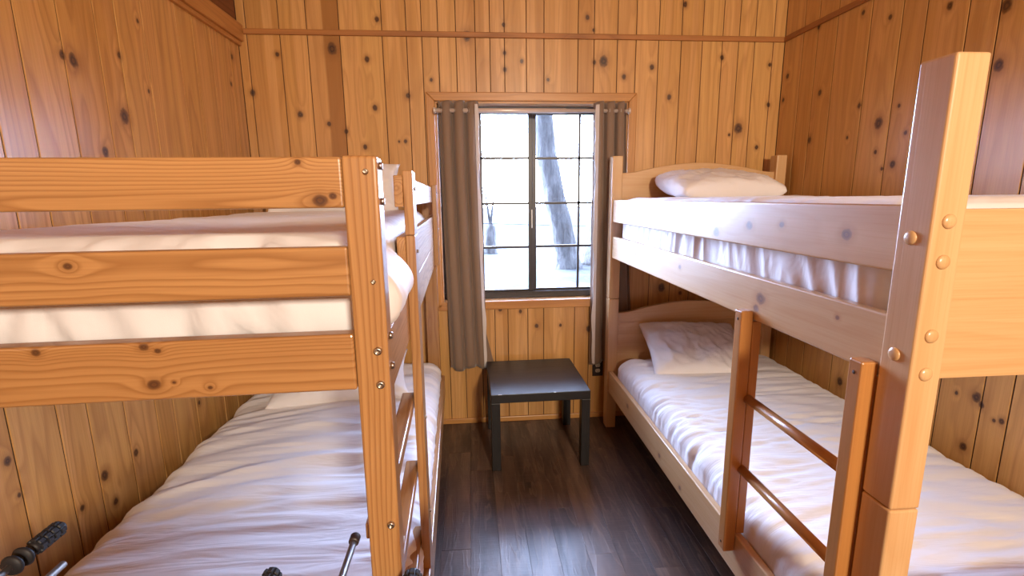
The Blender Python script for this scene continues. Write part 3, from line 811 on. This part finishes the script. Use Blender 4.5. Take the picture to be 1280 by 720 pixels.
# ------------------------------------------------------------------ foosball table standing just below the frame
FB = thing('foosball_table', 'foosball table at bottom edge, black grips and steel rod ends sticking up', 'game table', (-.40, .34, 0))
q = MB()
for a in ((-.60, .60, -.30, -.28, .70, .93), (-.60, .60, .18, .20, .70, .93), (-.60, -.58, -.28, .18, .70, .93), (.58, .60, -.28, .18, .70, .93), (-.58, .58, -.28, .18, .70, .72)):
    q.box(*a, .003)
obj('cabinet', q, M['cabinet'], FB)
q = MB(); q.box(-.579, .579, -.279, .179, .7202, .7252, 0); obj('playfield', q, M['field'], FB)
for sx in (-1, 1):
    for sy in (-1, 1):
        q = MB(); x0 = sx * .55; y0 = sy * .20 - .05; q.box(x0 - .04, x0 + .04, y0 - .04, y0 + .04, 0, .6995, .004); obj('leg', q, M['cabinet'], FB)
rods = [(-.812, .915, 'grip'), (-.725, .803, 'bare'), (-.349, .752, 'grip'), (-.231, .825, 'cap'), (-.113, .727, 'grip')]
for (x, tip, kind) in rods:
    lx = x + .40; ty = tip - .34; zr = .88
    rr = .0062
    q = MB(); end = ty - (.06 if kind == 'grip' else (.008 if kind == 'cap' else 0))
    q.lathe([(0, rr), (end + .42, rr)], (lx, -.42, zr), (0, 1, 0), 18)
    rod = obj('rod', q, M['steel'], FB)
    for bx in ((.30, .024),):
        q = MB(); q.lathe([(0, .012), (.004, .021), (.012, .021), (.016, .012)], (lx, .2005, zr), (0, 1, 0), 22); obj('bearing', q, M['rubber'], rod)
    if kind == 'grip':
        g0 = ty - .070
        q = MB(); q.lathe([(0, .009), (.004, .0115), (.058, .0125), (.064, .0115), (.068, .008), (.070, .002)], (lx, g0, zr), (0, 1, 0), 24)
        for a in range(8):
            an = 2 * PI * a / 8
            for k in range(4):
                c = Vector((lx + .0125 * math.cos(an), g0 + .012 + k * .0142, zr + .0125 * math.sin(an)))
                rot = Matrix.Translation(c) @ Matrix.Rotation(-an + PI / 2, 4, 'Y')
                q.box(-.0043, .0043, -.0059, .0059, -.003, .003, .0014, 1, rot=rot)
        obj('grip', q, M['rubber'], rod)
        if x < -.8:
            for k, yy in enumerate((.829, .808)):
                q = MB(); q.lathe([(0, .008), (.002, .0165), (.006, .019), (.010, .0165), (.012, .008)], (lx, yy - .34 - .006, zr), (0, 1, 0), 24); obj('bumper', q, M['rubber'], rod)
    if kind == 'cap':
        q = MB(); q.lathe([(0, .0085), (.002, .0095), (.016, .0095), (.018, .008)], (lx, ty - .018, zr), (0, 1, 0), 22); obj('end_cap', q, M['cap_brown'], rod)

# ------------------------------------------------------------------ outside
q = MB()
nx, ny = 70, 70; vs = []; fs = []
for j in range(ny + 1):
    for i in range(nx + 1):
        x = -30 + 60 * i / nx; y = 3.4 + 46 * (j / ny) ** 1.6
        vs.append((x, y, -.36 + .10 * noise.noise((x * .5, y * .5, 0)) + .02 * noise.noise((x * 3, y * 3, 1)) + max(0, y - 22) * .03))
for j in range(ny):
    for i in range(nx): a = j * (nx + 1) + i; fs.append((a, a + 1, a + nx + 2, a + nx + 1))
q.add(vs, fs, smooth=True); o = obj('ground', q, M['ground']); o['kind'] = 'structure'; o['label'] = 'pale snowy ground outside the window'
def tree(label, pts, rad, branches, group='bare trees outside the window'):
    base = pts[0]
    r = thing('tree', label, 'tree', base, 0, group)
    q = MB(); P2 = []; R2 = []
    for i in range(len(pts) - 1):
        for k in range(6):
            t = k / 6
            p = Vector(pts[i]).lerp(Vector(pts[i + 1]), t) - Vector(base); P2.append(p); R2.append(rad[i] + (rad[i + 1] - rad[i]) * t)
    P2.append(Vector(pts[-1]) - Vector(base)); R2.append(rad[-1])
    q.tube(P2, R2, 26); 
    q.v = [tuple(Vector(v) + Vector((noise.noise((v[0] * 4, v[1] * 4, v[2] * 2)), noise.noise((v[1] * 4, v[2] * 2, v[0] * 4)), 0)) * .03) for v in q.v]
    obj('trunk', q, M['bark'], r)
    for bpts, br in branches:
        q = MB(); q.tube([Vector(p) - Vector(base) for p in bpts], br, 8); obj('branch', q, M['bark'], r)
    return r
tree('leaning grey tree trunk seen through the right sash', [(2.58, 12.8, -.42), (2.54, 12.8, .0), (2.36, 12.8, .9), (2.20, 12.8, 1.5), (1.99, 12.8, 2.6), (1.89, 12.8, 3.7), (1.80, 12.9, 6), (1.7, 13, 9)], [.42, .31, .29, .28, .265, .25, .22, .15], [([(1.82, 12.9, 5.5), (2.6, 12.6, 6.6), (3.4, 12.4, 7.2)], [.10, .06, .02])])
tree('thick grey tree trunk behind the right curtain edge', [(3.75, 13.6, -.42), (3.78, 13.6, .2), (4.0, 13.7, 1.6), (4.2, 13.8, 3.5), (4.3, 14, 8)], [.75, .60, .48, .40, .25], [])
tree('dark tree stump with thin shoots outside beside the left curtain', [(.64, 16.6, -.42), (.64, 16.6, .1), (.66, 16.6, .62)], [.30, .22, .16], [([(.64, 16.6, .5), (.75, 16.5, 1.3), (.95, 16.5, 2.3)], [.05, .03, .01]), ([(.66, 16.6, .5), (.5, 16.6, 1.6), (.62, 16.6, 2.9)], [.05, .03, .01])])
q = MB()
cab = [(-14 + i * 1.2, 14.9 + .02 * i, 1.62 - i * .055 - .25 * math.sin(PI * i / 24)) for i in range(25)]
q.tube(cab, .012, 6); o = obj('overhead_cable', q, M['bronze']); tag(o, 'thin sagging cable crossing the bright yard outside', 'cable')

# ------------------------------------------------------------------ light
w = bpy.data.worlds.new('sky'); S.world = w; w.use_nodes = True
t = w.node_tree; t.nodes.clear(); g = G(t)
bg = g.n('ShaderNodeBackground'); wo = g.n('ShaderNodeOutputWorld'); g.l(bg.outputs[0], wo.inputs[0])
tc = g.n('ShaderNodeTexCoord').outputs['Generated']
cl = g.noise(g.vm('MULTIPLY', tc, (3, 3, 6)), 1.2, 4)
g.l(g.mix(g.map(cl, .35, .7, 0, 1), (.45, .60, 1.0), (.56, .69, 1.0)), bg.inputs[0])
sx = g.n('ShaderNodeSeparateXYZ'); g.l(tc, sx.inputs[0])      # hazy backlit sky: brightest ahead of the window, dim behind the cabin
front = g.map(sx.outputs[1], -.15, .65, 0, 1, True); low = g.map(sx.outputs[2], .35, .9, 1, .25, True)
g.l(g.math('MULTIPLY_ADD', g.math('MULTIPLY', front, low), 84.0, 4.0), bg.inputs[1])
w.cycles.sampling_method = 'MANUAL'; w.cycles.sample_map_resolution = 256
def area(name, loc, rot, sx, sy, energy, col, portal=False):
    l = bpy.data.lights.new(name, 'AREA'); l.shape = 'RECTANGLE'; l.size = sx; l.size_y = sy; l.energy = energy; l.color = col
    if portal: l.cycles.is_portal = True
    o = bpy.data.objects.new(name, l); C.objects.link(o); o.location = loc; o.rotation_euler = rot
    return o
area('window_portal', ((fx0 + fx1) / 2, WY + .10, (fz0 + fz1) / 2), (math.radians(-90), 0, 0), 1.16, 1.22, 1, (1, 1, 1), True)
def aim(o, tgt): o.rotation_euler = (Vector(tgt) - o.location).to_track_quat('-Z', 'Y').to_euler()
a = area('warm_lamp', (.85, -2.5, 2.25), (0, 0, 0), .32, .32, 172, (1, .86, .68)); aim(a, (.3, 2.0, 1.5))  # unseen warm source behind the camera, well below ceiling height

# ------------------------------------------------------------------ camera
f, yaw, pit, rol = 603.337, .0820851, .1856969, -.0116488
F = Vector((math.sin(yaw) * math.cos(pit), math.cos(yaw) * math.cos(pit), -math.sin(pit)))
R = Vector((math.cos(yaw), -math.sin(yaw), 0)); U = R.cross(F)
R2 = R * math.cos(rol) + U * math.sin(rol); U2 = -R * math.sin(rol) + U * math.cos(rol)
cd = bpy.data.cameras.new('camera'); cam = bpy.data.objects.new('camera', cd); C.objects.link(cam)
cd.sensor_width = 36; cd.lens = f * 36 / 1280; cd.clip_start = .02; cd.clip_end = 200
mm = Matrix((R2, U2, -F)).transposed().to_4x4(); mm.translation = Vector((0, 0, 1.5))
cam.matrix_world = mm
S.camera = cam
vs_ = S.view_settings; S.display_settings.display_device = 'sRGB'
vs_.view_transform = 'Standard'; vs_.look = 'None'; vs_.exposure = 0; vs_.gamma = 1; vs_.use_curve_mapping = False
S.cycles.use_denoising = True
S.cycles.max_bounces = 10; S.cycles.diffuse_bounces = 6; S.cycles.transparent_max_bounces = 8
S.cycles.sample_clamp_indirect = 8
